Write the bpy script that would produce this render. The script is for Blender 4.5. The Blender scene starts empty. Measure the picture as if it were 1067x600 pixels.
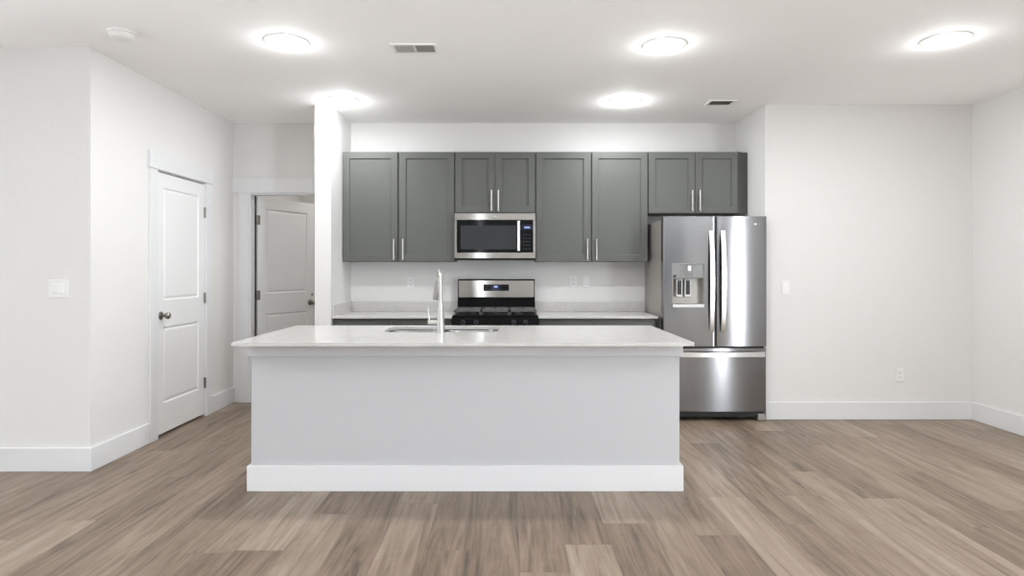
import bpy, bmesh, math, random
from mathutils import Vector, Matrix
random.seed(4)
SC = bpy.context.scene
COL = SC.collection
R = math.radians
# ------------------------------------------------------------------ camera
F = 650.0
cam_d = bpy.data.cameras.new('camera')
cam = bpy.data.objects.new('camera', cam_d)
COL.objects.link(cam)
cam.location = (0, 0, 1.33)
cam.rotation_euler = (R(90), 0, 0)
cam_d.sensor_fit = 'HORIZONTAL'
cam_d.sensor_width = 36.0
cam_d.lens = 36.0 * F / 1067.0
cam_d.shift_x = 3.5 / 1067.0
cam_d.shift_y = -19.0 / 1067.0
cam_d.clip_start = 0.05
SC.camera = cam
# ------------------------------------------------------------------ world, exposure
W = bpy.data.worlds.new('world'); SC.world = W
W.use_nodes = True
W.node_tree.nodes['Background'].inputs[0].default_value = (0.80, 0.90, 1.0, 1)
W.node_tree.nodes['Background'].inputs[1].default_value = 0.15
SC.view_settings.view_transform = 'Standard'
SC.view_settings.look = 'None'
SC.view_settings.exposure = 0.45
SC.view_settings.gamma = 1.0
SC.view_settings.use_curve_mapping = False
SC.cycles.use_denoising = True
SC.cycles.max_bounces = 20
SC.cycles.diffuse_bounces = 18
SC.cycles.sample_clamp_indirect = 6.0

def area(name, loc, rot, sx, sy, watts, col=(1, 1, 1)):
    d = bpy.data.lights.new(name, 'AREA')
    d.shape = 'RECTANGLE'; d.size = sx; d.size_y = sy
    d.energy = watts; d.color = col
    o = bpy.data.objects.new(name, d); COL.objects.link(o)
    o.location = loc; o.rotation_euler = rot
    return o
UPL, UPR = 88, 95
DAY = (0.88, 0.945, 1.0)
# daylight through rear windows and glazed side door; added streak strip, left fill
area('rear_streak_strip', (-0.68, -3.22, 1.50), (R(90), 0, 0), 0.12, 2.4, 9, DAY)  # narrow strip added to give microwave and range their bright streak
area('daylight_rear_right', (2.1, -3.22, 1.55), (R(90), 0, 0), 2.2, 1.5, 1.5, DAY)
area('daylight_rear_left', (-3.3, -3.22, 1.55), (R(90), 0, 0), 2.0, 1.5, 1.5, DAY)
area('left_fill', (-6.12, 0.6, 1.45), (R(90), 0, R(-90)), 3.6, 2.0, 22, DAY)  # added fill for ceiling and right wall, no window known there
area('daylight_side_door', (4.16, -0.93, 1.10), (R(90), 0, R(90)), 0.78, 2.1, 150, DAY)
LAMP = {'kitchen': 9.0, 'island': 9.0, 'near': 9.0}
BEAM = {'kitchen': 9.0, 'island': 14.5, 'near': 4.5}
# added fill aimed upward to brighten the ceiling, no real source behind it
for nm, loc, rz, sx, w in (('ceiling_fill_left', (-6.11, 0.6, 1.45), -90, 3.6, UPL), ('ceiling_fill_right', (4.15, -0.93, 1.3), 90, 0.78, UPR)):
    area(nm, loc, (R(90 + 28), 0, R(rz)), sx, 1.6, w, DAY).data.spread = R(75)
BULB = {'kitchen': 5.2, 'island': 2.9, 'near': 0.5}
area('hall_door_fill', (-1.7, 7.3, 2.75), (0, 0, 0), .4, .4, 8, (1, .98, .95))  # added fill brightening the open hall door, no lamp seen in that room
LAMP_COL = (0.945, 0.97, 0.985)

# ------------------------------------------------------------------ materials
def mat(name, col, rough=0.5, metal=0.0, aniso=0.0, bump=None, spec=0.5, coat=0.0, emit=None, tang=False):
    m = bpy.data.materials.new(name); m.use_nodes = True
    nt = m.node_tree; b = nt.nodes['Principled BSDF']
    b.inputs['Base Color'].default_value = (*col, 1)
    b.inputs['Roughness'].default_value = rough
    b.inputs['Metallic'].default_value = metal
    b.inputs['Specular IOR Level'].default_value = spec
    b.inputs['Anisotropic'].default_value = aniso
    b.inputs['Coat Weight'].default_value = coat
    if emit:
        b.inputs['Emission Color'].default_value = (*emit[0], 1)
        b.inputs['Emission Strength'].default_value = emit[1]
    if aniso:
        t = nt.nodes.new('ShaderNodeTangent'); t.direction_type = 'RADIAL'; t.axis = 'Z'; b.inputs['Anisotropic Rotation'].default_value = 0.25
        nt.links.new(t.outputs[0], b.inputs['Tangent'])
    if bump:
        scale, dist, stretch = bump
        tc = nt.nodes.new('ShaderNodeTexCoord'); mp = nt.nodes.new('ShaderNodeMapping')
        mp.inputs['Scale'].default_value = stretch
        n = nt.nodes.new('ShaderNodeTexNoise'); n.inputs['Scale'].default_value = scale
        n.inputs['Detail'].default_value = 3
        bp = nt.nodes.new('ShaderNodeBump'); bp.inputs['Distance'].default_value = dist
        bp.inputs['Strength'].default_value = 0.5
        nt.links.new(tc.outputs['Object'], mp.inputs[0]); nt.links.new(mp.outputs[0], n.inputs[0])
        nt.links.new(n.outputs[0], bp.inputs['Height']); nt.links.new(bp.outputs[0], b.inputs['Normal'])
    return m

M = {}
M['wall'] = mat('wall_paint', (0.73, 0.722, 0.712), 0.65, bump=(60, 0.002, (1, 1, 1)), spec=0.3)
M['ceiling'] = mat('ceiling_paint', (0.96, 0.955, 0.952), 0.8, bump=(45, 0.003, (1, 1, 1)), spec=0.2)
M['trim'] = mat('white_trim_enamel', (0.73, 0.735, 0.745), 0.38)
M['door'] = mat('white_door_enamel', (0.77, 0.775, 0.775), 0.4)
M['island'] = mat('island_paint', (0.52, 0.523, 0.537), 0.5, bump=(70, 0.001, (1, 1, 1)))
M['cab'] = mat('grey_cabinet_paint', (0.088, 0.0925, 0.084), 0.42)
M['nickel'] = mat('brushed_nickel', (0.62, 0.61, 0.58), 0.28, 1.0)
M['dark_nickel'] = mat('dark_nickel', (0.30, 0.28, 0.25), 0.3, 1.0)
M['spray'] = mat('satin_grey_nickel', (0.42, 0.41, 0.40), 0.4, 1.0)
M['chrome'] = mat('chrome', (0.75, 0.75, 0.75), 0.12, 1.0)
M['steel'] = mat('brushed_steel', (0.255, 0.255, 0.26), 0.17, 1.0, aniso=0.85)
M['warm_steel'] = mat('warm_brushed_steel', (0.31, 0.298, 0.28), 0.13, 1.0, aniso=0.85)
M['apron'] = mat('apron_paint', (0.61, 0.615, 0.63), 0.45)
M['handle_steel'] = mat('handle_steel', (0.80, 0.80, 0.80), 0.24, 1.0)
M['sink_steel'] = mat('sink_steel', (0.32, 0.32, 0.315), 0.25, 1.0)
M['fridge_side'] = mat('grey_fridge_side', (0.34, 0.32, 0.295), 0.35, 0.3)
M['black_glass'] = mat('black_glass', (0.005, 0.005, 0.006), 0.06, spec=0.10)
M['black'] = mat('black_enamel', (0.003, 0.003, 0.003), 0.3, spec=0.08)
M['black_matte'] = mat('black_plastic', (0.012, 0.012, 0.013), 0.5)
M['iron'] = mat('cast_iron', (0.10, 0.10, 0.095), 0.4)
M['mesh_window'] = mat('screened_dark_glass', (0.030, 0.032, 0.034), 0.3, spec=0.2)
M['plate'] = mat('white_plastic', (0.79, 0.79, 0.78), 0.35)
M['slot'] = mat('slot_dark', (0.16, 0.155, 0.15), 0.5)
M['vent_grey'] = mat('vent_duct', (0.07, 0.07, 0.068), 0.6)
M['vent_white'] = mat('vent_white', (0.88, 0.88, 0.86), 0.5)
M['led'] = mat('blue_white_display', (0.01, 0.01, 0.02), 0.2, emit=((0.42, 0.55, 1.0), 0.9))
M['navy'] = mat('navy_display', (0.006, 0.008, 0.045), 0.1)
for k_, f_ in LAMP.items(): M['lens_' + k_] = mat('lamp_lens_' + k_, (0.9, 0.9, 0.9), 0.4, emit=(LAMP_COL, f_))
M['lamp_trim'] = mat('lamp_trim', (0.66, 0.66, 0.64), 0.45)

def quartz():
    m = mat('white_quartz', (0.74, 0.725, 0.70), 0.14)
    nt = m.node_tree; b = nt.nodes['Principled BSDF']
    tc = nt.nodes.new('ShaderNodeTexCoord')
    n = nt.nodes.new('ShaderNodeTexNoise'); n.inputs['Scale'].default_value = 14; n.inputs['Detail'].default_value = 8
    v = nt.nodes.new('ShaderNodeTexVoronoi'); v.inputs['Scale'].default_value = 160
    cr = nt.nodes.new('ShaderNodeValToRGB')
    cr.color_ramp.elements[0].position = 0.35; cr.color_ramp.elements[0].color = (0.57, 0.555, 0.537, 1)
    cr.color_ramp.elements[1].position = 0.65; cr.color_ramp.elements[1].color = (0.61, 0.595, 0.58, 1)
    mx = nt.nodes.new('ShaderNodeMixRGB'); mx.blend_type = 'MULTIPLY'; mx.inputs[0].default_value = 0.07
    nt.links.new(tc.outputs['Object'], n.inputs[0]); nt.links.new(tc.outputs['Object'], v.inputs[0])
    nt.links.new(n.outputs[0], cr.inputs[0]); nt.links.new(cr.outputs[0], mx.inputs[1])
    nt.links.new(v.outputs['Color'], mx.inputs[2]); nt.links.new(mx.outputs[0], b.inputs['Base Color'])
    return m
M['quartz'] = quartz()

def floor_mat():
    m = mat('oak_plank_flooring', (0.4, 0.3, 0.25), 0.42)
    nt = m.node_tree; N = nt.nodes; L = nt.links; b = N['Principled BSDF']; b.inputs['Specular IOR Level'].default_value = 0.35
    def math_(op, a, c=None):
        n = N.new('ShaderNodeMath'); n.operation = op
        for i, v in enumerate((a, c)):
            if v is None: continue
            if isinstance(v, (int, float)): n.inputs[i].default_value = v
            else: L.new(v, n.inputs[i])
        return n.outputs[0]
    tc = N.new('ShaderNodeTexCoord'); sp = N.new('ShaderNodeSeparateXYZ'); L.new(tc.outputs['Object'], sp.inputs[0])
    PW, PL = 0.2235, 1.52
    u = math_('DIVIDE', math_('ADD', sp.outputs[0], 20.06), PW)
    iu = math_('FLOOR', u); fu = math_('FRACT', u)
    wn = N.new('ShaderNodeTexWhiteNoise'); wn.noise_dimensions = '1D'; L.new(iu, wn.inputs['W'])
    v = math_('ADD', math_('DIVIDE', math_('ADD', sp.outputs[1], 20.0), PL), wn.outputs['Value'])
    iv = math_('FLOOR', v); fv = math_('FRACT', v)
    cid = N.new('ShaderNodeCombineXYZ'); L.new(iu, cid.inputs[0]); L.new(iv, cid.inputs[1])
    w2 = N.new('ShaderNodeTexWhiteNoise'); w2.noise_dimensions = '2D'; L.new(cid.outputs[0], w2.inputs['Vector'])
    # grain: coordinates shifted by plank
    off = N.new('ShaderNodeVectorMath'); off.operation = 'SCALE'; L.new(w2.outputs['Color'], off.inputs[0]); off.inputs['Scale'].default_value = 40
    ad = N.new('ShaderNodeVectorMath'); ad.operation = 'ADD'; L.new(tc.outputs['Object'], ad.inputs[0]); L.new(off.outputs[0], ad.inputs[1])
    def noise(sc, sx, sy, det, dist=0.0, rough=0.55):
        mp = N.new('ShaderNodeMapping'); mp.inputs['Scale'].default_value = (sx, sy, 1); L.new(ad.outputs[0], mp.inputs[0])
        n = N.new('ShaderNodeTexNoise'); n.inputs['Scale'].default_value = sc; n.inputs['Detail'].default_value = det
        n.inputs['Distortion'].default_value = dist; n.inputs['Roughness'].default_value = rough
        L.new(mp.outputs[0], n.inputs[0]); return n.outputs[0]
    g_big = noise(1.0, 10.0, 0.8, 5, 1.6)
    g_knot = noise(1.0, 15.0, 1.0, 6, 2.0, 0.6)
    g_fine = noise(1.0, 70.0, 3.0, 6, 0.4, 0.65)
    g_cross = noise(1.0, 14.0, 26.0, 3, 0.3)
    val = math_('ADD', math_('MULTIPLY', w2.outputs['Value'], 0.24),
          math_('ADD', math_('MULTIPLY', g_big, 0.52), math_('ADD', math_('MULTIPLY', g_fine, 0.24), math_('ADD', math_('MULTIPLY', g_cross, 0.08), math_('MULTIPLY', math_('POWER', g_knot, 3.0), -0.8)))))
    val = math_('SUBTRACT', val, -0.085)
    cr = N.new('ShaderNodeValToRGB'); e = cr.color_ramp.elements
    e[0].position = 0.22; e[0].color = (0.078, 0.055, 0.039, 1)
    e[1].position = 0.86; e[1].color = (0.41, 0.342, 0.280, 1)
    k = e.new(0.42); k.color = (0.183, 0.133, 0.095, 1)
    k = e.new(0.62); k.color = (0.275, 0.212, 0.160, 1)
    L.new(val, cr.inputs[0])
    # seams
    du = math_('MULTIPLY', math_('MINIMUM', fu, math_('SUBTRACT', 1.0, fu)), PW)
    dv = math_('MULTIPLY', math_('MINIMUM', fv, math_('SUBTRACT', 1.0, fv)), PL)
    seam = math_('LESS_THAN', math_('MINIMUM', du, dv), 0.0016)
    mx = N.new('ShaderNodeMixRGB'); L.new(math_('MULTIPLY', seam, 0.5), mx.inputs[0]); L.new(cr.outputs[0], mx.inputs[1])
    mx.inputs[2].default_value = (0.12, 0.09, 0.07, 1)
    L.new(mx.outputs[0], b.inputs['Base Color'])
    bp = N.new('ShaderNodeBump'); bp.inputs['Distance'].default_value = 0.0012; bp.inputs['Strength'].default_value = 0.5
    L.new(math_('SUBTRACT', g_fine, math_('MULTIPLY', seam, 0.8)), bp.inputs['Height']); L.new(bp.outputs[0], b.inputs['Normal'])
    return m
M['floor'] = floor_mat()

# ------------------------------------------------------------------ mesh helpers
def BM(): return bmesh.new()
def box(bm, x0, x1, y0, y1, z0, z1, bev=0.0, seg=2):
    r = bmesh.ops.create_cube(bm, size=1.0)
    vs = r['verts']
    for v in vs:
        v.co = Vector(((x0 + x1) / 2 + v.co.x * (x1 - x0), (y0 + y1) / 2 + v.co.y * (y1 - y0), (z0 + z1) / 2 + v.co.z * (z1 - z0)))
    if bev > 0:
        es = list({e for v in vs for e in v.link_edges})
        bmesh.ops.bevel(bm, geom=es, offset=bev, segments=seg, profile=0.5, affect='EDGES', clamp_overlap=True)
    return bm
def cyl(bm, p0, p1, r0, r1=None, seg=24):
    r1 = r0 if r1 is None else r1
    p0 = Vector(p0); p1 = Vector(p1); d = p1 - p0
    rot = d.to_track_quat('Z', 'Y').to_matrix().to_4x4()
    bmesh.ops.create_cone(bm, cap_ends=True, segments=seg, radius1=r0, radius2=r1, depth=d.length,
                          matrix=Matrix.Translation((p0 + p1) / 2) @ rot)
    return bm
def tube(bm, pts, radii, seg=16, caps=True):
    pts = [Vector(p) for p in pts]
    if not isinstance(radii, (list, tuple)): radii = [radii] * len(pts)
    rings = []; up = None
    for i, p in enumerate(pts):
        t = (pts[min(i + 1, len(pts) - 1)] - pts[max(i - 1, 0)]).normalized()
        if up is None:
            up = Vector((1, 0, 0)) if abs(t.x) < 0.9 else Vector((0, 1, 0))
        a = (up - t * up.dot(t)).normalized(); c = t.cross(a); up = a
        rings.append([bm.verts.new(p + (a * math.cos(2 * math.pi * k / seg) + c * math.sin(2 * math.pi * k / seg)) * radii[i]) for k in range(seg)])
    for r0, r1 in zip(rings, rings[1:]):
        for k in range(seg):
            bm.faces.new((r0[k], r0[(k + 1) % seg], r1[(k + 1) % seg], r1[k]))
    if caps:
        bm.faces.new(rings[0][::-1]); bm.faces.new(rings[-1])
    return bm
def lathe(bm, prof, org, axis='Z', seg=40):
    """prof: (radius, height) pairs along the axis"""
    rings = []
    ox, oy, oz = org
    for r, h in prof:
        ring = []
        for k in range(seg):
            a = 2 * math.pi * k / seg; c, s = math.cos(a) * r, math.sin(a) * r
            co = {'Z': (c, s, h), 'X': (h, c, s), 'Y': (s, h, c)}[axis]
            ring.append(bm.verts.new((ox + co[0], oy + co[1], oz + co[2])))
        rings.append(ring)
    for a, b in zip(rings, rings[1:]):
        for k in range(seg):
            bm.faces.new((a[k], a[(k + 1) % seg], b[(k + 1) % seg], b[k]))
    bm.faces.new(rings[0][::-1]); bm.faces.new(rings[-1])
    return bm
def prism(bm, prof, x0, x1):
    """profile of (y, z) points extruded along x"""
    a = [bm.verts.new((x0, y, z)) for y, z in prof]; b = [bm.verts.new((x1, y, z)) for y, z in prof]
    n = len(prof)
    bm.faces.new(a); bm.faces.new(b[::-1])
    for k in range(n): bm.faces.new((a[k], b[k], b[(k + 1) % n], a[(k + 1) % n]))
    return bm
def curved_slab(bm, xs, zs, yf, yb, hole=None):
    """a slab whose front follows yf(x); hole = (x0, x1, z0, z1) is left open through the front"""
    xs = sorted(set(xs)); zs = sorted(set(zs))
    fr = {}; bk = {}
    for i, x in enumerate(xs):
        for j, z in enumerate(zs):
            fr[i, j] = bm.verts.new((x, yf(x), z)); bk[i, j] = bm.verts.new((x, yb, z))
    I, J = len(xs) - 1, len(zs) - 1
    for i in range(I):
        for j in range(J):
            cx, cz = (xs[i] + xs[i + 1]) / 2, (zs[j] + zs[j + 1]) / 2
            if not (hole and hole[0] < cx < hole[1] and hole[2] < cz < hole[3]):
                bm.faces.new((fr[i, j], fr[i + 1, j], fr[i + 1, j + 1], fr[i, j + 1]))
            bm.faces.new((bk[i, j], bk[i, j + 1], bk[i + 1, j + 1], bk[i + 1, j]))
    for i in range(I):
        bm.faces.new((fr[i, 0], bk[i, 0], bk[i + 1, 0], fr[i + 1, 0]))
        bm.faces.new((fr[i, J], fr[i + 1, J], bk[i + 1, J], bk[i, J]))
    for j in range(J):
        bm.faces.new((fr[0, j], fr[0, j + 1], bk[0, j + 1], bk[0, j]))
        bm.faces.new((fr[I, j], bk[I, j], bk[I, j + 1], fr[I, j + 1]))
    return bm
def panel_slab(bm, x0, x1, z0, z1, y, th, panels, ins=0.004, depth=0.009, raised=False):
    """slab facing -y with sunk panels [(x0,x1,z0,z1)...] all sharing the same x range"""
    xs = sorted({x0, x1, panels[0][0], panels[0][1]})
    zs = sorted({z0, z1, *[p[2] for p in panels], *[p[3] for p in panels]})
    g = {(i, j): bm.verts.new((x, y, z)) for i, x in enumerate(xs) for j, z in enumerate(zs)}
    b = {k: bm.verts.new((v.co.x, y + th, v.co.z)) for k, v in g.items()}
    I, J = len(xs) - 1, len(zs) - 1
    sunk = []
    for i in range(I):
        for j in range(J):
            f = bm.faces.new((g[i, j], g[i + 1, j], g[i + 1, j + 1], g[i, j + 1]))
            cx, cz = (xs[i] + xs[i + 1]) / 2, (zs[j] + zs[j + 1]) / 2
            if any(p[0] < cx < p[1] and p[2] < cz < p[3] for p in panels): sunk.append(f)
            bm.faces.new((b[i, j], b[i, j + 1], b[i + 1, j + 1], b[i + 1, j]))
    for i in range(I):
        bm.faces.new((g[i, 0], b[i, 0], b[i + 1, 0], g[i + 1, 0])); bm.faces.new((g[i, J], g[i + 1, J], b[i + 1, J], b[i, J]))
    for j in range(J):
        bm.faces.new((g[0, j], g[0, j + 1], b[0, j + 1], b[0, j])); bm.faces.new((g[I, j], b[I, j], b[I, j + 1], g[I, j + 1]))
    bm.normal_update()
    bmesh.ops.inset_individual(bm, faces=sunk, thickness=ins, depth=-depth)
    if raised:
        bmesh.ops.inset_individual(bm, faces=sunk, thickness=0.012, depth=0)
        bmesh.ops.inset_individual(bm, faces=sunk, thickness=0.022, depth=depth * 0.6)
    return bm
def bevel_mod(o, w=0.0015, seg=2):
    md = o.modifiers.new('bevel', 'BEVEL'); md.width = w; md.segments = seg; md.limit_method = 'ANGLE'; md.angle_limit = R(40)
    return o
def thing(name, loc, label=None, cat=None, group=None, kind=None, rz=0.0):
    o = bpy.data.objects.new(name, None); COL.objects.link(o)
    o.empty_display_size = 0.1
    o.location = loc; o.rotation_euler = (0, 0, rz)
    return tag(o, label, cat, group, kind)
def tag(o, label=None, cat=None, group=None, kind=None):
    if label: o['label'] = label
    if cat: o['category'] = cat
    if group: o['group'] = group
    if kind: o['kind'] = kind
    return o
WORLD = {}
def obj(name, bm, m, parent=None, smooth=False, local=False, bev=0.0):
    """link bm as one object. Coordinates are world ones unless local=True"""
    bmesh.ops.recalc_face_normals(bm, faces=bm.faces[:])
    if local: org = Vector((0, 0, 0))
    elif parent is not None: org = WORLD[parent.name] if parent.name in WORLD else parent.location.copy()
    else:
        xs = [v.co.x for v in bm.verts]; ys = [v.co.y for v in bm.verts]; zs = [v.co.z for v in bm.verts]
        org = Vector(((min(xs) + max(xs)) / 2, (min(ys) + max(ys)) / 2, min(zs)))
    bmesh.ops.translate(bm, verts=bm.verts[:], vec=-org)
    me = bpy.data.meshes.new(name); bm.to_mesh(me); bm.free()
    me.materials.append(m if not isinstance(m, str) else M[m])
    o = bpy.data.objects.new(name, me); COL.objects.link(o)
    if parent is not None:
        o.parent = parent; WORLD[o.name] = org
    else:
        o.location = org; WORLD[o.name] = org
    if smooth:
        for p in me.polygons: p.use_smooth = True
        if smooth != 'all':
            md = o.modifiers.new('edge_split', 'EDGE_SPLIT'); md.split_angle = R(35)
    if bev: bevel_mod(o, bev)
    return o
def struct(name, bm, m, **k):
    o = obj(name, bm, m, **k); o['kind'] = 'structure'; return o

# ------------------------------------------------------------------ the room
CH = 2.80
XL, XR = -2.765, 4.13            # pantry wall, right wall
YF, YK, YB = 4.124, 5.556, 6.262  # left wall facing the room, right wall plane, back wall
SX0, SX1 = -1.727, -1.582        # short divider wall
KR = 2.285                       # right side of the fridge recess
HY = 8.3
struct('floor', box(BM(), -6.2, 4.4, -3.5, HY + 0.2, -0.1, 0), 'floor')
bm = BM()
box(bm, -6.2, 4.4, -3.5, HY + 0.2, CH, CH + 0.1)
struct('ceiling', bm, 'ceiling')
# pantry wall with its doorway
DY0, DY1, DZ = 4.893, 5.683, 2.115
bm = BM()
box(bm, XL - .12, XL, YF, DY0, 0, CH)
box(bm, XL - .12, XL, DY1, YB, 0, CH)
box(bm, XL - .12, XL, DY0, DY1, DZ, CH)
struct('wall_left', bm, 'wall')
struct('wall_left_front', box(BM(), -6.1, XL - .12, YF, YF + .12, 0, CH), 'wall')
struct('wall_closet', box(BM(), XL - .9, XL - .8, YF + .12, YB, 0, CH), 'wall')
# back wall with hall doorway
HX0, HX1, HZ = -2.605, -1.80, 2.10
bm = BM()
box(bm, XL - .9, HX0, YB, YB + .12, 0, CH)
box(bm, HX1, KR, YB, YB + .12, 0, CH)
box(bm, HX0, HX1, YB, YB + .12, HZ, CH)
struct('wall_back', bm, 'wall')
struct('wall_divider', box(BM(), SX0, SX1, YK, YB, 0, CH), 'wall')
struct('wall_back_right', box(BM(), KR, XR + .0, YK, YB + .12, 0, CH), 'wall')
# right wall with side glazed door opening behind the camera
bm = BM()
box(bm, XR, XR + .12, -0.50, YK + .8, 0, CH)
box(bm, XR, XR + .12, -3.3, -1.36, 0, CH)
box(bm, XR, XR + .12, -1.36, -0.50, 2.16, CH); box(bm, XR, XR + .12, -1.36, -0.50, 0, .04)
struct('wall_right', bm, 'wall')
# rear wall with openings
bm = BM()
YR = -3.2
for a, c in ((-6.1, -4.35), (-2.25, -0.75), (-0.61, 0.95), (3.25, XR + .12)):
    box(bm, a, c, YR - .12, YR, 0, CH)
for a, c, lo in ((-4.35, -2.25, 0.75), (-0.75, -0.61, 0.0), (0.95, 3.25, 0.75)):
    if lo: box(bm, a, c, YR - .12, YR, 0, lo)
    box(bm, a, c, YR - .12, YR, 2.35 if lo else 2.72, CH)
struct('wall_rear', bm, 'wall')
bm = BM()
box(bm, -6.2, -6.1, YR, -1.25, 0, CH); box(bm, -6.2, -6.1, 2.45, YF + .12, 0, CH)
box(bm, -6.2, -6.1, -1.25, 2.45, 0, .43); box(bm, -6.2, -6.1, -1.25, 2.45, 2.47, CH)
struct('wall_far_left', bm, 'wall')
# small room behind the hall door
bm = BM()
box(bm, XL - .12, XL, YB + .12, HY, 0, CH)
box(bm, -0.8, -0.7, YB + .12, HY, 0, CH)
box(bm, XL - .12, -0.7, HY, HY + .1, 0, CH)
struct('wall_hall', bm, 'wall')

# baseboards
BH, BT = 0.155, 0.016
def baseboard(name, x0, x1, y0, y1):
    o = struct(name, box(BM(), x0, x1, y0, y1, 0, BH, 0.003), 'trim'); return o
baseboard('baseboard_left_front', -6.1, XL + BT, YF - BT, YF)
baseboard('baseboard_left_near', XL, XL + BT, YF, 4.786)
baseboard('baseboard_left_far', XL, XL + BT, 5.782, YB)
baseboard('baseboard_back_right', KR + .0, XR - BT, YK - BT, YK)
baseboard('baseboard_right', XR - BT, XR, -0.2, YK)
baseboard('baseboard_divider', SX0 - BT, SX0, YK - BT, YB)
baseboard('baseboard_divider_front', SX0, SX1, YK - BT, YK)

# door casings
bm = BM()
box(bm, XL, XL + .018, 4.788, 4.893, 0, 2.118, .002)
box(bm, XL, XL + .018, 5.683, 5.780, 0, 2.118, .002)
box(bm, XL, XL + .026, 4.775, 5.793, 2.118, 2.255, .002)
# jamb
box(bm, XL - .12, XL, DY0 - .0, DY0 + .004, 0, DZ); box(bm, XL - .12, XL, DY1 - .004, DY1, 0, DZ)
box(bm, XL - .12, XL, DY0, DY1, DZ - .004, DZ)
struct('trim_1', bm, 'trim')
bm = BM()
box(bm, HX0 - .10, HX0, YB - .018, YB, 0, HZ, .002)
box(bm, HX1, HX1 + .07, YB - .018, YB, 0, HZ, .002)
box(bm, XL + .002, HX1 + .07, YB - .024, YB, HZ, HZ + .145, .002)
box(bm, HX0, HX0 + .018, YB - .004, YB + .124, 0, HZ); box(bm, HX1 - .018, HX1, YB - .004, YB + .124, 0, HZ)
box(bm, HX0 + .018, HX1 - .018, YB - .004, YB + .124, HZ - .018, HZ)
struct('trim_2', bm, 'trim')

# doors: local frame, leaf spans x 0..w, faces -y, hinge side given
def hinge_bm(x, z, y):
    b = BM(); cyl(b, (x, y, z - .048), (x, y, z + .048), .008, seg=12)
    box(b, x - .016, x + .016, y + .004, y + .007, z - .046, z + .046)
    return b
def knob_bm(x, z, y):
    b = BM()
    lathe(b, [(.033, 0), (.033, -.006), (.028, -.010), (.012, -.014), (.011, -.034), (.020, -.040), (.0275, -.052), (.027, -.064), (.018, -.073), (.004, -.075)],
          (x, y, z), 'Y', 28)
    return b
def make_door(name, loc, rz, w, h, hinge_x, knob_x, label, hinge_z):
    t = thing(name, loc, label, None, None, 'structure', rz)
    px0, px1 = 0.105, w - 0.105
    bm = panel_slab(BM(), 0, w, .022, h, 0, .035, [(px0, px1, .26, .87), (px0, px1, 1.085, h - .115)], ins=.010, depth=.009, raised=True)
    obj('door_leaf', bm, 'door', t, local=True)
    k = obj('door_knob', knob_bm(knob_x, .965, 0), 'dark_nickel', t, smooth=True, local=True)
    k['label'] = 'round satin nickel knob'
    for z in hinge_z:
        obj('hinge', hinge_bm(hinge_x, z, -.006), 'dark_nickel', t, smooth=True, local=True)
    return t
# pantry door: faces +x ; local x runs along +y  -> rotate +90 deg makes local x -> +y, local -y -> +x
d1 = make_door('door_1', (XL - .004, DY0 + .006, 0), R(90), DY1 - DY0 - .012, DZ - .012, DY1 - DY0 - .010, .065,
               'closed white two-panel door in the left wall', (1.85, 1.075, .305))
d2 = make_door('door_2', (HX0 + .034, YB + .125, 0), R(62), .78, HZ - .024, -.010, .715,
               'white two-panel door standing ajar at the end of the passage', (1.84, 1.07, .30))
struct('hinge_gap_shade', box(BM(), HX0 + .018, HX0 + .030, YB + .092, YB + .106, 0, HZ - .02, .002), 'black_matte')   # black strip standing in for the shaded hinge gap of that door
for z in (1.84, 1.07, .30):
    obj('hinge_leaf', box(BM(), -.018, .026, -.010, -.006, z - .048, z + .048, .001), 'dark_nickel', d2, local=True)
obj('latch_plate', box(BM(), .735, .758, -.004, 0.001, 1.035, 1.065, .001), 'dark_nickel', d2, local=True)

# ------------------------------------------------------------------ island
IX0, IX1, IY0, IY1 = -1.572, 1.05, 3.742, 4.635
isl = thing('kitchen_island', ((IX0 + IX1) / 2, (IY0 + IY1) / 2, 0), 'long white painted kitchen island with plain panelled front', 'kitchen island')
TH = .020
bm = BM()
# body is a shell so that the sink can hang inside it
bx0, bx1, by0, by1 = IX0 + TH, IX1 - TH, IY0 + TH, IY1 - .02
box(bm, bx0, bx1, by0, by0 + .10, 0, .893); box(bm, bx0, bx0 + .02, by0 + .10, by1, 0, .893); box(bm, bx1 - .02, bx1, by0 + .10, by1, 0, .893)
box(bm, bx0 + .02, bx1 - .02, by0 + .10, by1, .10, .12)
obj('body', bm, 'island', isl)
bm = BM()
box(bm, IX0, IX1, IY0, IY0 + TH, 0, .152, .003); box(bm, IX0, IX0 + TH, IY0 + TH, by1, 0, .152, .003); box(bm, IX1 - TH, IX1, IY0 + TH, by1, 0, .152, .003)
obj('base_board', bm, 'trim', isl)
bm = BM()
box(bm, IX0 + .003, IX1 - .003, IY0 + .003, IY0 + TH, .812, .893, .002); box(bm, IX0 + .003, IX0 + TH, IY0 + TH, by1, .812, .893, .002)
box(bm, IX1 - TH, IX1 - .003, IY0 + TH, by1, .812, .893, .002)
obj('apron_board', bm, 'apron', isl)
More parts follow.
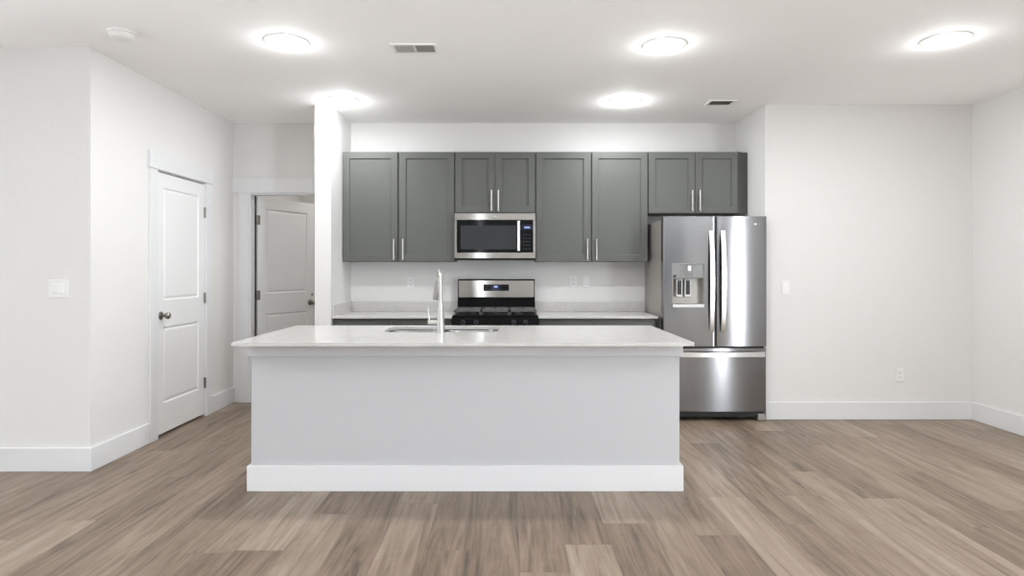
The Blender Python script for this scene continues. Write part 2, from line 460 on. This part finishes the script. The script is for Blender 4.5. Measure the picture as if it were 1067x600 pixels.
# working side: grey doors
def flip_panel(bm, x0, x1, z0, z1, y):
    b2 = panel_slab(BM(), -x1, -x0, z0, z1, 0, .02, [(-x1 + .06, -x0 - .06, z0 + .06, z1 - .06)])
    for v in b2.verts: v.co = Vector((-v.co.x, y - v.co.y, v.co.z))
    return b2
n = 5
for i in range(n):
    a = bx0 + .02 + (bx1 - bx0 - .04) * i / n + .004; c = bx0 + .02 + (bx1 - bx0 - .04) * (i + 1) / n - .004
    d = obj('door', flip_panel(None, a, c, .12, .88, by1 + .02), 'cab', isl)
    b = BM(); hx = c - .035; cyl(b, (hx, by1 + .05, .66), (hx, by1 + .05, .84), .006, seg=12)
    for zz in (.68, .82): cyl(b, (hx, by1 + .02, zz), (hx, by1 + .05, zz), .004, seg=10)
    obj('handle', b, 'nickel', d, smooth=True)
bm = BM(); box(bm, bx0 + .02, bx1 - .02, by1 - .06, by1 - .045, 0, .10)
obj('toe_kick', bm, 'cab', isl)

# island countertop with the sink cut-out
def rrect(x0, x1, y0, y1, r, n=8):
    pts = []
    for cx, cy, a0 in ((x1 - r, y1 - r, 0), (x0 + r, y1 - r, 90), (x0 + r, y0 + r, 180), (x1 - r, y0 + r, 270)):
        for k in range(n + 1):
            a = R(a0 + 90 * k / n); pts.append((cx + r * math.cos(a), cy + r * math.sin(a)))
    return pts
CX0, CX1, CY0, CY1, CZ = -1.585, 1.062, 3.558, 4.662, .914
SKX0, SKX1, SKY0, SKY1 = -.850, -.070, 4.165, 4.565
bm = BM()
def loop(bm, pts, z):
    vs = [bm.verts.new((x, y, z)) for x, y in pts]
    return vs, [bm.edges.new((vs[i], vs[(i + 1) % len(vs)])) for i in range(len(vs))]
outer = rrect(CX0, CX1, CY0, CY1, .006, 3)
inner = rrect(SKX0, SKX1, SKY0, SKY1, .10, 8)
v1, e1 = loop(bm, outer, CZ); v2, e2 = loop(bm, inner, CZ)
bmesh.ops.triangle_fill(bm, use_beauty=True, use_dissolve=False, edges=e1 + e2)
top = [f for f in bm.faces]
ext = bmesh.ops.extrude_face_region(bm, geom=top)
for g in ext['geom']:
    if isinstance(g, bmesh.types.BMVert): g.co.z -= .020
o = obj('island_countertop', bm, 'quartz'); bevel_mod(o, .0018)
tag(o, 'large white quartz worktop slab covering the kitchen island', 'countertop')
# sink: two steel bowls under the worktop
sk = thing('undermount_sink', ((SKX0 + SKX1) / 2, (SKY0 + SKY1) / 2, .70), 'stainless steel two-bowl sink set into the island worktop', 'sink')
mid = (SKX0 + SKX1) / 2
def bowl(x0, x1):
    b = BM(); y0, y1 = SKY0 - .004, SKY1 + .004; n = 8
    rings = []
    for r_, dz, sh in ((.10, .892, 0), (.10, .885, .002), (.095, .73, .010), (.07, .706, .03), (.04, .702, .07)):
        rings.append([b.verts.new((px, py, dz)) for px, py in rrect(x0 + sh, x1 - sh, y0 + sh, y1 - sh, r_, n)])
    for a, c in zip(rings, rings[1:]):
        for k in range(len(a)): b.faces.new((a[k], a[(k + 1) % len(a)], c[(k + 1) % len(a)], c[k]))
    b.faces.new(rings[-1])
    r0 = rings[0]; fl = [b.verts.new((v.co.x + (0), v.co.y, .892)) for v in r0]
    return b
for x0, x1 in ((SKX0 - .004, mid - .008), (mid + .008, SKX1 + .004)):
    o = obj('bowl', bowl(x0, x1), 'sink_steel', sk, smooth=True)
    md = o.modifiers.new('solid', 'SOLIDIFY'); md.thickness = .0015
    obj('drain', lathe(BM(), [(.055, 0), (.055, .004), (.045, .004), (.04, .001), (.005, .001)], ((x0 + x1) / 2, (SKY0 + SKY1) / 2, .7035), 'Z', 28), 'chrome', o, smooth=True)
obj('divider', box(BM(), mid - .009, mid + .009, SKY0 + .02, SKY1 - .02, .80, .880, .004), 'sink_steel', sk)
# faucet
FX, FY = -.449, 4.112
fc = thing('kitchen_faucet', (FX, FY, CZ), 'tall brushed steel pull-down faucet standing by the island sink', 'faucet')
obj('base_ring', lathe(BM(), [(.030, 0), (.030, .005), (.026, .008)], (FX, FY, CZ), 'Z', 32), 'chrome', fc, smooth=True)
obj('lower_body', lathe(BM(), [(.0265, .006), (.0255, .05), (.0225, .12), (.0165, .195), (.0135, .215)], (FX, FY, CZ), 'Z', 32), 'nickel', fc, smooth=True)
pts = []; rad = []
for k in range(5): pts.append((FX, FY, CZ + .20 + .025 * k)); rad.append(.0125)
sw = Vector((-.22, 1, 0)).normalized(); AR = .085
for k in range(1, 15):
    a = math.pi * k / 14 * .93
    q = AR * (1 - math.cos(a)); pts.append((FX + sw.x * q, FY + sw.y * q, CZ + .325 + AR * math.sin(a))); rad.append(.0125)
obj('spout', tube(BM(), pts, rad, 18), 'nickel', fc, smooth=True)
e = Vector(pts[-1]); d = (Vector(pts[-1]) - Vector(pts[-2])).normalized()
d = (d + Vector((-.12, .04, -.2))).normalized()
obj('spray_head', tube(BM(), [e, e + d * .012, e + d * .02, e + d * .12, e + d * .14], [.0135, .0135, .0155, .0195, .0185], 20), 'spray', fc, smooth=True)['label'] = 'darker spray head'
bm = BM(); cyl(bm, (FX - .012, FY, CZ + .072), (FX - .082, FY, CZ + .072), .0165, seg=24)
hv = obj('handle_barrel', bm, 'nickel', fc, smooth=True)
obj('lever', tube(BM(), [(FX - .074, FY, CZ + .082), (FX - .078, FY, CZ + .12), (FX - .084, FY, CZ + .175)], [.006, .0045, .0038], 12), 'nickel', hv, smooth=True)

# ------------------------------------------------------------------ wall cabinets
CF = 5.92       # face of the doors
def pull(x, z0, z1, yf):
    b = BM(); cyl(b, (x, yf - .032, z0), (x, yf - .032, z1), .0062, seg=14)
    for z in (z0 + .03, z1 - .03): cyl(b, (x, yf + .001, z), (x, yf - .032, z), .0045, seg=10)
    return b
def shaker(x0, x1, z0, z1, y, st=.062):
    return panel_slab(BM(), x0, x1, z0, z1, y, .02, [(x0 + st, x1 - st, z0 + st, z1 - st)], ins=.003, depth=.0125)
def wall_cabinet(x0, x1, z0, z1, split, hxs, hz, label, dz0=None, gap=.0022, xr=None):
    t = thing('wall_cabinet', ((x0 + x1) / 2, (CF + YB) / 2, z0), label, 'cabinet', 'wall cabinets along the kitchen back wall')
    bm = BM(); box(bm, x0 + .0005, x1 - .0005, CF + .021, YB - .001, z0, z1)
    obj('body', bm, 'cab', t)
    e = .004
    xr = xr or x1 - e
    for i, (a, c) in enumerate(((x0 + e, split - gap), (split + gap, xr))):
        d = obj('door', shaker(a, c, z0 + .003, z1 - .004, CF), 'cab', t, bev=.0012)
        obj('handle', pull(hxs[i], hz[0], hz[1], CF), 'nickel', d, smooth=True)
    return t
ZT = 2.452
wall_cabinet(-1.578, -.513, 1.408, ZT, -1.047, (-1.086, -1.000), (1.425, 1.622), 'tall grey two-door wall cabinet left of the microwave', gap=.009)
wall_cabinet(-.510, .254, 1.868, ZT, -.128, (-.163, -.097), (1.886, 2.084), 'short grey two-door wall cabinet directly above the microwave')
wall_cabinet(.257, 1.322, 1.408, ZT, .783, (.745, .832), (1.425, 1.622), 'tall grey two-door wall cabinet between microwave and refrigerator', gap=.009)
t = wall_cabinet(1.326, 2.222, 1.866, ZT, 1.770, (1.737, 1.809), (1.884, 2.084), 'short grey two-door wall cabinet above the refrigerator', xr=2.178)
obj('filler_panel', box(BM(), 2.222, 2.2845, CF + .045, CF + .063, 1.866, ZT), 'cab', t)

# ------------------------------------------------------------------ base cabinets and worktops
BF = 5.61
def base_cabinet(x0, x1, split, label):
    t = thing('base_cabinet', ((x0 + x1) / 2, (BF + YB) / 2, 0), label, 'cabinet', 'base cabinets along the kitchen back wall')
    bm = BM(); box(bm, x0 + .001, x1 - .001, BF + .021, YB - .001, .10, .892); obj('body', bm, 'cab', t)
    obj('toe_kick', box(BM(), x0 + .001, x1 - .001, BF + .08, BF + .10, 0, .10), 'cab', t)
    for a, c, s in ((x0 + .004, split - .002, 1), (split + .002, x1 - .004, -1)):
        d = obj('drawer', box(BM(), a, c, BF, BF + .02, .735, .880, .0015), 'cab', t)
        b = BM(); m_ = (a + c) / 2; cyl(b, (m_ - .09, BF - .03, .79), (m_ + .09, BF - .03, .79), .006, seg=12)
        for q in (-.06, .06): cyl(b, (m_ + q, BF + .001, .79), (m_ + q, BF - .03, .79), .0045, seg=10)
        obj('handle', b, 'nickel', d, smooth=True)
        d = obj('door', shaker(a, c, .105, .729, BF), 'cab', t)
        obj('handle', pull(c - .035 if s == 1 else a + .035, .50, .69, BF), 'nickel', d, smooth=True)
    return t
base_cabinet(-1.582, -.513, -1.053, 'grey base cabinet with two drawers left of the range')
base_cabinet(.270, 1.322, .792, 'grey base cabinet with two drawers between range and refrigerator')
def counter(x0, x1, ret, label, lab2):
    o = obj('countertop', box(BM(), x0, x1, BF - .035, YB, .893, .914, .002), 'quartz'); tag(o, label, 'countertop')
    bm = BM(); box(bm, x0, x1, YB - .020, YB - .0005, .914, 1.012, .0015)
    if ret: box(bm, x0 + .0005, x0 + .020, BF - .02, YB - .020, .914, 1.012, .0015)
    o = obj('backsplash', bm, 'quartz'); tag(o, lab2, 'backsplash')
counter(-1.582, -.510, True, 'short white quartz countertop left of the range', 'low quartz backsplash strip left of the range, turning along the side wall')
counter(.266, 1.338, False, 'short white quartz countertop between range and refrigerator', 'low straight quartz backsplash strip right of the range')

# ------------------------------------------------------------------ microwave
MX0, MX1, MF, MZ0, MZ1 = -.508, .252, 5.845, 1.436, 1.862
mw = thing('microwave_oven', ((MX0 + MX1) / 2, 6.05, MZ0), 'stainless over-the-range microwave with black glass door', 'microwave')
obj('body', box(BM(), MX0, MX1, MF + .03, YB - .001, MZ0 - .012, MZ1, .002), 'black_matte', mw)
bm = BM()
gx0, gx1, gz0, gz1 = MX0 + .022, MX1 - .022, 1.492, 1.795
box(bm, MX0, MX1, MF, MF + .03, gz1, MZ1 - .002, .003); box(bm, MX0, MX1, MF, MF + .03, MZ0, gz0, .003)
box(bm, MX0, gx0, MF, MF + .03, gz0, gz1); box(bm, gx1, MX1, MF, MF + .03, gz0, gz1)
obj('front_frame', bm, 'warm_steel', mw)
dr = obj('door', box(BM(), gx0, .110, MF + .003, MF + .028, gz0, gz1, .002), 'black_glass', mw)
obj('window_screen', box(BM(), gx0 + .035, .070, MF + .0015, MF + .003, gz0 + .03, gz1 - .05), 'mesh_window', dr)
b = BM(); box(b, .080, .107, MF - .034, MF - .018, gz0 + .010, gz1 - .006, .006)
for z in (gz0 + .03, gz1 - .03): box(b, .085, .102, MF - .02, MF + .004, z - .008, z + .008)
obj('handle', b, 'handle_steel', dr)
cp = obj('control_panel', box(BM(), .112, gx1, MF + .003, MF + .028, gz0, gz1, .001), 'black_glass', mw)
obj('display', box(BM(), .128, gx1 - .012, MF + .001, MF + .004, gz1 - .09, gz1 - .045), 'navy', cp)
bm = BM()
for k in range(4):
    x = .150 + k * .013; box(bm, x, x + .009, MF - .0005, MF + .002, gz1 - .076, gz1 - .063)
obj('clock_digits', bm, 'led', cp)
for r_ in range(5):
    for c_ in range(3):
        bm = BM(); box(bm, .135 + c_ * .026, .148 + c_ * .026, MF + .001, MF + .004, gz0 + .028 + r_ * .033, gz0 + .040 + r_ * .033, .001)
        obj('key', bm, 'mesh_window', cp)
bm = BM(); box(bm, -.147, -.113, MF - .002, MF + .001, 1.825, 1.831)
obj('badge', bm, 'spray', mw)
bm = BM()
for k in range(14): box(bm, MX0 + .05 + k * .048, MX0 + .085 + k * .048, MF + .05, MF + .09, MZ0 - .015, MZ0 - .012)
obj('vent_grille', bm, 'black', mw)

# ------------------------------------------------------------------ range
RX0, RX1, RF = -.501, .258, 5.54
rg = thing('gas_range', ((RX0 + RX1) / 2, 5.87, 0), 'freestanding gas range with black cooktop and stainless backguard', 'stove')
bm = BM(); box(bm, RX0, RX1, RF + .045, 6.19, .03, .905, .003)
for x in (RX0 + .04, RX1 - .04):
    for y in (RF + .10, 6.12): cyl(bm, (x, y, 0), (x, y, .035), .018, seg=14)
obj('body', bm, 'black', rg)
bm = BM(); prism(bm, [(RF, .80), (RF - .012, .812), (RF + .014, .905), (RF + .035, .918), (RF + .08, .918), (RF + .08, .80)], RX0 - .006, RX1 + .006)
fp = obj('front_panel', bm, 'black', rg, bev=.004)
for x in (-.405, -.290, .045, .150):
    d = Vector((0, -1, .26)).normalized(); p = Vector((x, RF + .004, .862))
    b = BM(); cyl(b, p - d * .004, p + d * .010, .024, .023, 24); cyl(b, p + d * .010, p + d * .034, .019, .016, 24)
    box(b, x - .004, x + .004, p.y - .042, p.y - .030, p.z - .004, p.z + .024)
    obj('knob', b, 'mesh_window', rg, smooth=True)
bm = BM(); box(bm, RX0 - .006, RX1 + .006, RF + .08, 6.125, .900, .922, .004)
obj('cooktop', bm, 'black', rg)
# burners and grates
for x, y, r_ in ((-.325, 5.76, .045), (-.325, 5.99, .035), (.083, 5.76, .05), (.083, 5.99, .035), (-.121, 5.875, .04)):
    b = lathe(BM(), [(r_ + .012, 0), (r_ + .010, .010), (r_, .012), (r_, .020), (r_ - .006, .024), (.004, .024)], (x, y, .922), 'Z', 28)
    obj('burner', b, 'black_matte', rg, smooth=True)
for x0, x1 in ((RX0 + .006, -.252), (-.248, .005), (.009, RX1 - .006)):
    b = BM(); y0, y1, z0, z1 = 5.665, 6.105, .947, .966
    for x in (x0, x1 - .012): box(b, x, x + .012, y0, y1, z0, z1, .002)
    for y in (y0, y1 - .012, (y0 + y1) / 2 - .006): box(b, x0, x1, y, y + .012, z0, z1, .002)
    xm = (x0 + x1) / 2
    for f in (.27, .73): 
        ym = y0 + (y1 - y0) * f
        box(b, x0, xm - .03, ym - .005, ym + .005, z0 + .002, z1, .002); box(b, xm + .03, x1, ym - .005, ym + .005, z0 + .002, z1, .002)
        box(b, xm - .005, xm + .005, ym + .03, ym + .09, z0 + .002, z1, .002); box(b, xm - .005, xm + .005, ym - .09, ym - .03, z0 + .002, z1, .002)
    for x in (x0 + .002, x1 - .014):
        for y in (y0 + .002, y1 - .014): box(b, x, x + .012, y, y + .012, .921, z0 + .002)
    obj('grate', b, 'iron', rg)
# backguard
bg = obj('backguard', prism(BM(), [(6.125, .90), (6.135, 1.045), (6.150, 1.05), (6.150, 1.232), (6.155, 1.237), (6.20, 1.237), (6.215, 1.20), (6.215, .90)], RX0, RX1), 'black', rg)
obj('steel_panel', box(BM(), RX0 + .008, RX1 - .008, 6.143, 6.151, 1.058, 1.226, .002), 'warm_steel', bg)
obj('display_glass', box(BM(), -.247, .002, 6.139, 6.144, 1.122, 1.185, .0015), 'black_glass', bg)
bm = BM(); box(bm, -.165, -.080, 6.1375, 6.1395, 1.128, 1.180)
obj('display', bm, 'navy', bg)
bm = BM()
for k in range(3): box(bm, -.142 + k * .012, -.133 + k * .012, 6.1362, 6.138, 1.155, 1.172)
obj('clock_digits', bm, 'led', bg)
for k in range(4):
    for r_ in range(2):
        for q in (-.236, -.068):
            obj('touch_key', box(BM(), q + k * .018, q + .012 + k * .018, 6.1375, 6.1395, 1.136 + r_ * .025, 1.142 + r_ * .025), 'mesh_window', bg)
od = obj('oven_door', box(BM(), RX0 + .003, RX1 - .003, RF, RF + .045, .215, .795, .006), 'steel', rg)
obj('oven_window', box(BM(), RX0 + .09, RX1 - .09, RF - .003, RF, .34, .66, .001), 'black_glass', od)
b = BM(); cyl(b, (RX0 + .05, RF - .045, .745), (RX1 - .05, RF - .045, .745), .012, seg=16)
for x in (RX0 + .09, RX1 - .09): cyl(b, (x, RF + .001, .745), (x, RF - .045, .745), .008, seg=12)
obj('handle', b, 'handle_steel', od, smooth=True)
obj('storage_drawer', box(BM(), RX0 + .003, RX1 - .003, RF + .005, RF + .045, .045, .205, .005), 'steel', rg)

# ------------------------------------------------------------------ refrigerator
FX0, FX1, FF = 1.354, 2.262, 5.462
fr = thing('refrigerator', ((FX0 + FX1) / 2, 5.84, 0), 'stainless french-door refrigerator with dispenser and bottom freezer drawer', 'refrigerator')
bm = BM(); box(bm, FX0 + .008, FX1 - .008, 5.56, 6.235, .035, 1.775, .004)
obj('body', bm, 'fridge_side', fr)['label'] = 'dull taupe-grey side casing'
seam = (FX0 + FX1) / 2 + .007
def lin(a, c, n): return [a + (c - a) * k / n for k in range(n + 1)]
def rounded(yf0, x0, x1, bow, skew=0.0, rr=.010):
    xm = (x0 + x1) / 2; hw = (x1 - x0) / 2
    def f(x):
        u = (x - xm) / hw
        y = yf0 + bow * u * u + skew * u
        for edge in (x0, x1):
            d = abs(x - edge)
            if d < rr: y += rr - math.sqrt(max(0, rr * rr - (rr - d) ** 2))
        return y
    return f
def edge_xs(x0, x1, n=26, rr=.010):
    return lin(x0 + rr, x1 - rr, n) + [x0 + rr * (1 - math.cos(R(a))) for a in (0, 22, 45, 67)] + [x1 - rr * (1 - math.cos(R(a))) for a in (0, 22, 45, 67)]
DX0, DX1, DZ0, DZ1 = 1.434, 1.708, 1.000, 1.386
yl = rounded(FF, FX0, seam - .005, .0010, -.009)
xs = edge_xs(FX0, seam - .005) + [DX0, DX1]
ld = obj('left_door', curved_slab(BM(), xs, [.660, DZ0, DZ1, 1.798], yl, 5.545, (DX0, DX1, DZ0, DZ1)), 'steel', fr, smooth=True)
yr = rounded(FF, seam + .005, FX1, .005, -.002)
rd = obj('right_door', curved_slab(BM(), edge_xs(seam + .005, FX1), [.660, 1.798], yr, 5.545), 'steel', fr, smooth=True)
yz = rounded(FF, FX0, FX1, .014)
fz = obj('freezer_drawer', curved_slab(BM(), edge_xs(FX0, FX1, 40), [.088, .642], yz, 5.545), 'steel', fr, smooth=True)
obj('gasket', box(BM(), FX0 + .012, FX1 - .012, 5.546, 5.562, .09, 1.77), 'black_matte', fr)
bm = BM(); box(bm, FX0 + .012, FX1 - .012, 5.50, 5.545, .6435, .6585)
obj('mullion_strip', bm, 'black_matte', fr)
def bar_handle(x0, x1, z0, z1, yb, off):
    """vertical flat handle bowed outwards"""
    b = BM(); n = 18; rings = []
    for k in range(n + 1):
        u = k / n; z = z0 + (z1 - z0) * u; bow = math.sin(math.pi * u) ** .6
        yf = yb - .018 - off * bow
        rings.append([b.verts.new(c) for c in ((x0, yf + .004, z), (x0 + .004, yf, z), (x1 - .004, yf, z), (x1, yf + .004, z), (x1, yf + .014, z), (x0, yf + .014, z))])
    for a, c in zip(rings, rings[1:]):
        for k in range(6): b.faces.new((a[k], a[(k + 1) % 6], c[(k + 1) % 6], c[k]))
    b.faces.new(rings[0][::-1]); b.faces.new(rings[-1])
    for z in (z0 + .0, z1 - .03): box(b, x0 + .004, x1 - .004, yb - .012, yb + .012, z, z + .03)
    return b
obj('handle', bar_handle(1.752, 1.793, .785, 1.672, FF + .006, .040), 'handle_steel', ld, smooth=True)
obj('handle', bar_handle(1.853, 1.894, .785, 1.672, FF + .006, .040), 'handle_steel', rd, smooth=True)
b = BM(); n = 24; rings = []
hx0, hx1, hz0, hz1 = FX0 + .02, FX1 - .018, .566, .612
for k in range(n + 1):
    u = k / n; x = hx0 + (hx1 - hx0) * u; yf = FF - .004 - .048 * math.sin(math.pi * u) ** .6 
    rings.append([b.verts.new(c) for c in ((x, yf + .004, hz0), (x, yf, hz0 + .004), (x, yf, hz1 - .004), (x, yf + .004, hz1), (x, yf + .014, hz1), (x, yf + .014, hz0))])
for a, c in zip(rings, rings[1:]):
    for k in range(6): b.faces.new((a[k], a[(k + 1) % 6], c[(k + 1) % 6], c[k]))
b.faces.new(rings[0][::-1]); b.faces.new(rings[-1])
for x in (hx0, hx1 - .03): box(b, x, x + .03, FF, FF + .02, hz0 + .004, hz1 - .004)
obj('handle', b, 'handle_steel', fz, smooth=True)
# dispenser
ds = obj('dispenser', BM(), 'steel', fr) if False else None
bm = BM()
t_ = .004
cz = 1.255       # bottom of the control panel, top of the cavity
yo = FF + .001
box(bm, DX0, DX0 + t_, yo, 5.540, DZ0, DZ1); box(bm, DX1 - t_, DX1, yo, 5.540, DZ0, DZ1)
box(bm, DX0 + t_, DX1 - t_, yo, 5.540, DZ1 - t_, DZ1); box(bm, DX0 + t_, DX1 - t_, 5.536, 5.540, DZ0, DZ1 - t_)
dp = obj('dispenser_housing', bm, 'fridge_side', ld)
obj('dispenser_panel', box(BM(), DX0 + t_, DX1 - t_, yo + .004, 5.50, cz, DZ1 - t_, .003), mat('mirror_panel', (0.30, 0.31, 0.31), 0.08, 1.0), ld)
obj('dispenser_tray', box(BM(), DX0 - .004, DX1 + .004, yo - .012, 5.530, DZ0 - .004, DZ0 + .03, .004), 'spray', ld)
for x0, x1 in ((1.474, 1.532), (1.549, 1.607)):
    obj('dispenser_paddle', box(BM(), x0, x1, 5.492, 5.505, 1.09, 1.243, .004), 'spray', ld)
    obj('paddle_insert', box(BM(), x0 + .011, x1 - .011, 5.488, 5.493, 1.112, 1.236, .002), 'black_matte', ld)
obj('dispenser_light', box(BM(), 1.57, 1.60, yo + .001, yo + .005, 1.32, 1.365, .001), 'plate', ld)
obj('dispenser_button', cyl(BM(), (1.455, yo - .002, 1.275), (1.455, yo + .006, 1.275), .012, seg=20), 'black_matte', ld)
bm = BM(); box(bm, 2.150, 2.172, FF + .000, FF + .006, 1.722, 1.736, .001); box(bm, 2.178, 2.184, FF + .001, FF + .007, 1.722, 1.736, .001); box(bm, 2.190, 2.196, FF + .001, FF + .007, 1.722, 1.736, .001)
obj('badge', bm, 'nickel', rd)
for x in (FX0 + .03, FX1 - .09): obj('hinge_cover', box(BM(), x, x + .06, 5.56, 5.66, 1.776, 1.800, .004), 'fridge_side', fr)
bm = BM(); box(bm, FX0 + .02, FX1 - .02, 5.50, 5.56, .030, .082, .003)
for k in range(3): box(bm, FX0 + .04, FX1 - .08, 5.494, 5.50, .040 + k * .013, .046 + k * .013)
obj('toe_grille', bm, 'black_matte', fr)
for x in (FX1 - .075, FX0 + .010):
    f_ = obj('foot_bracket', box(BM(), x, x + .065, 5.47, 5.54, .012, .062, .004), 'fridge_side', fr)
    obj('leveling_foot', cyl(BM(), (x + .03, 5.505, 0), (x + .03, 5.505, .013), .02, seg=16), 'fridge_side', f_)
for x in (FX0 + .06, FX1 - .06): obj('caster', cyl(BM(), (x - .015, 6.15, .018), (x + .015, 6.15, .018), .018, seg=16), 'fridge_side', fr)

# ------------------------------------------------------------------ switches and outlets (local: faces -y, centre at origin)
def plate(w, h):
    return box(BM(), -w / 2, w / 2, -.0085, 0, -h / 2, h / 2, .002)
def switch(loc, gangs, label, w=None):
    t = thing('light_switch', loc, label, 'light switch')
    w = w or .07 + .046 * (gangs - 1)
    obj('wall_plate', plate(w, .117), 'plate', t, local=True)
    for g in range(gangs):
        x = (g - (gangs - 1) / 2) * .046
        b = BM(); box(b, x - .017, x + .017, -.0095, -.008, -.034, .034, .001)
        r_ = obj('surround', b, 'vent_white', t, local=True)
        b = BM(); prism(b, [(-.0093, -.030), (-.015, -.028), (-.011, .030), (-.0093, .030)], x - .014, x + .014)
        obj('rocker', b, 'plate', r_, local=True)
def outlet(loc, label, switchlike=False):
    t = thing('wall_outlet', loc, label, 'outlet')
    obj('wall_plate', plate(.072, .117), 'plate', t, local=True)
    for z in (-.022, .022):
        s = obj('socket', box(BM(), -.017, .017, -.0105, -.008, z - .015, z + .015, .001), 'plate', t, local=True)
        b = BM(); box(b, -.008, -.005, -.0110, -.0104, z - .004, z + .007); box(b, .005, .008, -.0110, -.0104, z - .004, z + .005); box(b, -.0025, .0025, -.0110, -.0104, z - .012, z - .007)
        obj('slots', b, 'slot', s, local=True)
switch((-2.972, YF, 1.205), 2, 'white double light switch on the blank wall at far left', .132)
switch((2.462, YK, 1.170), 1, 'white single light switch on the wall right of the refrigerator')
outlet((3.479, YK, .395), 'white outlet low on the blank wall near the right corner')
outlet((-.983, YB, 1.205), 'white outlet above the backsplash left of the range')
outlet((.650, YB, 1.210), 'white outlet right of the range, the left of an adjacent pair')
switch((.778, YB, 1.210), 1, 'white switch right of the range, the right of an adjacent pair')

# ------------------------------------------------------------------ ceiling fittings
def downlight(x, y, label):
    t = thing('recessed_light', (x, y, CH), label, 'ceiling light', 'recessed ceiling lights')
    b = lathe(BM(), [(.145, 0), (.143, -.004), (.12, -.008), (.084, -.010), (.074, -.006), (.074, 0)], (0, 0, 0), 'Z', 56)
    obj('trim_ring', b, 'lamp_trim', t, smooth=True, local=True)
    row = 'kitchen' if y > 5 else 'island' if y > 3 else 'near'
    bulb(t, row)
    b = lathe(BM(), [(.073, -.004), (.069, -.012), (.058, -.020), (.042, -.026), (.022, -.029), (.004, -.030)], (0, 0, 0), 'Z', 40)
    obj('lens', b, 'lens_' + row, t, smooth='all', local=True)
def bulb(t, row):
    d = bpy.data.lights.new('bulb', 'POINT'); d.energy = BULB[row]; d.color = LAMP_COL; d.shadow_soft_size = .04
    o = bpy.data.objects.new('bulb', d); COL.objects.link(o); o.parent = t; o.location = (0, 0, -.055)
    d = bpy.data.lights.new('downlight_beam', 'AREA'); d.shape = 'DISK'; d.size = .125; d.energy = BEAM[row]; d.color = LAMP_COL
    o = bpy.data.objects.new('downlight_beam', d); COL.objects.link(o); o.parent = t; o.location = (0, 0, -.032)
for x, y, l in ((-1.43, 4.02, 'round recessed ceiling light above the left end of the island'),
                (1.018, 4.08, 'round recessed ceiling light above the right end of the island'),
                (2.787, 3.98, 'round recessed ceiling light nearest the right wall'),
                (-1.44, 5.41, 'round recessed ceiling light beside the short divider wall'),
                (1.018, 5.45, 'round recessed ceiling light in front of the wall cabinets'),
                (-1.43, 1.46, 'round recessed ceiling light of the nearer row on the left'),
                (1.018, 1.46, 'round recessed ceiling light of the nearer row in the middle'),
                (2.787, 1.46, 'round recessed ceiling light of the nearer row by the right wall')):
    downlight(x, y, l)
t = thing('smoke_detector', (-2.395, 3.86, CH), 'round white smoke detector on the ceiling at left', 'smoke detector')
obj('base', lathe(BM(), [(.078, 0), (.078, -.010), (.070, -.013)], (0, 0, 0), 'Z', 40), 'plate', t, smooth=True, local=True)
obj('cover', lathe(BM(), [(.066, -.010), (.070, -.016), (.070, -.034), (.062, -.043), (.03, -.048), (.004, -.048)], (0, 0, 0), 'Z', 40), 'plate', t, smooth=True, local=True)

def vent(x0, x1, y0, y1, banks, label):
    cx, cy = (x0 + x1) / 2, (y0 + y1) / 2
    t = thing('ceiling_vent', (cx, cy, CH), label, 'vent')
    fw = .022; b = BM()
    box(b, x0 - fw, x1 + fw, y0 - fw, y0, CH - .008, CH, .002); box(b, x0 - fw, x1 + fw, y1, y1 + fw, CH - .008, CH, .002)
    box(b, x0 - fw, x0, y0, y1, CH - .008, CH); box(b, x1, x1 + fw, y0, y1, CH - .008, CH)
    if banks == 2: box(b, cx - .004, cx + .004, y0, y1, CH - .008, CH)
    obj('frame', b, 'vent_white', t)
    obj('duct_opening', box(BM(), x0, x1, y0, y1, CH - .0015, CH - .0002), 'vent_grey', t)
    spans = [(x0, cx - .004, 1), (cx + .004, x1, -1)] if banks == 2 else [(x0, x1, 1)]
    for a, c, s in spans:
        b = BM(); n = max(6, int((c - a) / .014))
        for k in range(n):
            x = a + (c - a) * (k + .5) / n; h = .0065
            q = [bm_v for bm_v in ((x - s * .0045, CH - .0085), (x - s * .0030, CH - .0085), (x + s * .0045, CH - .0018), (x + s * .0030, CH - .0018))]
            va = [b.verts.new((px, y0, pz)) for px, pz in q]; vb = [b.verts.new((px, y1, pz)) for px, pz in q]
            for i in range(4): b.faces.new((va[i], vb[i], vb[(i + 1) % 4], va[(i + 1) % 4]))
            b.faces.new(va); b.faces.new(vb[::-1])
        obj('louvres', b, 'lamp_trim', t)
vent(-.752, -.490, 4.072, 4.205, 2, 'rectangular two-bank white ceiling vent above the island')
vent(1.765, 1.955, 5.415, 5.545, 1, 'small dark-slotted ceiling vent in front of the refrigerator')
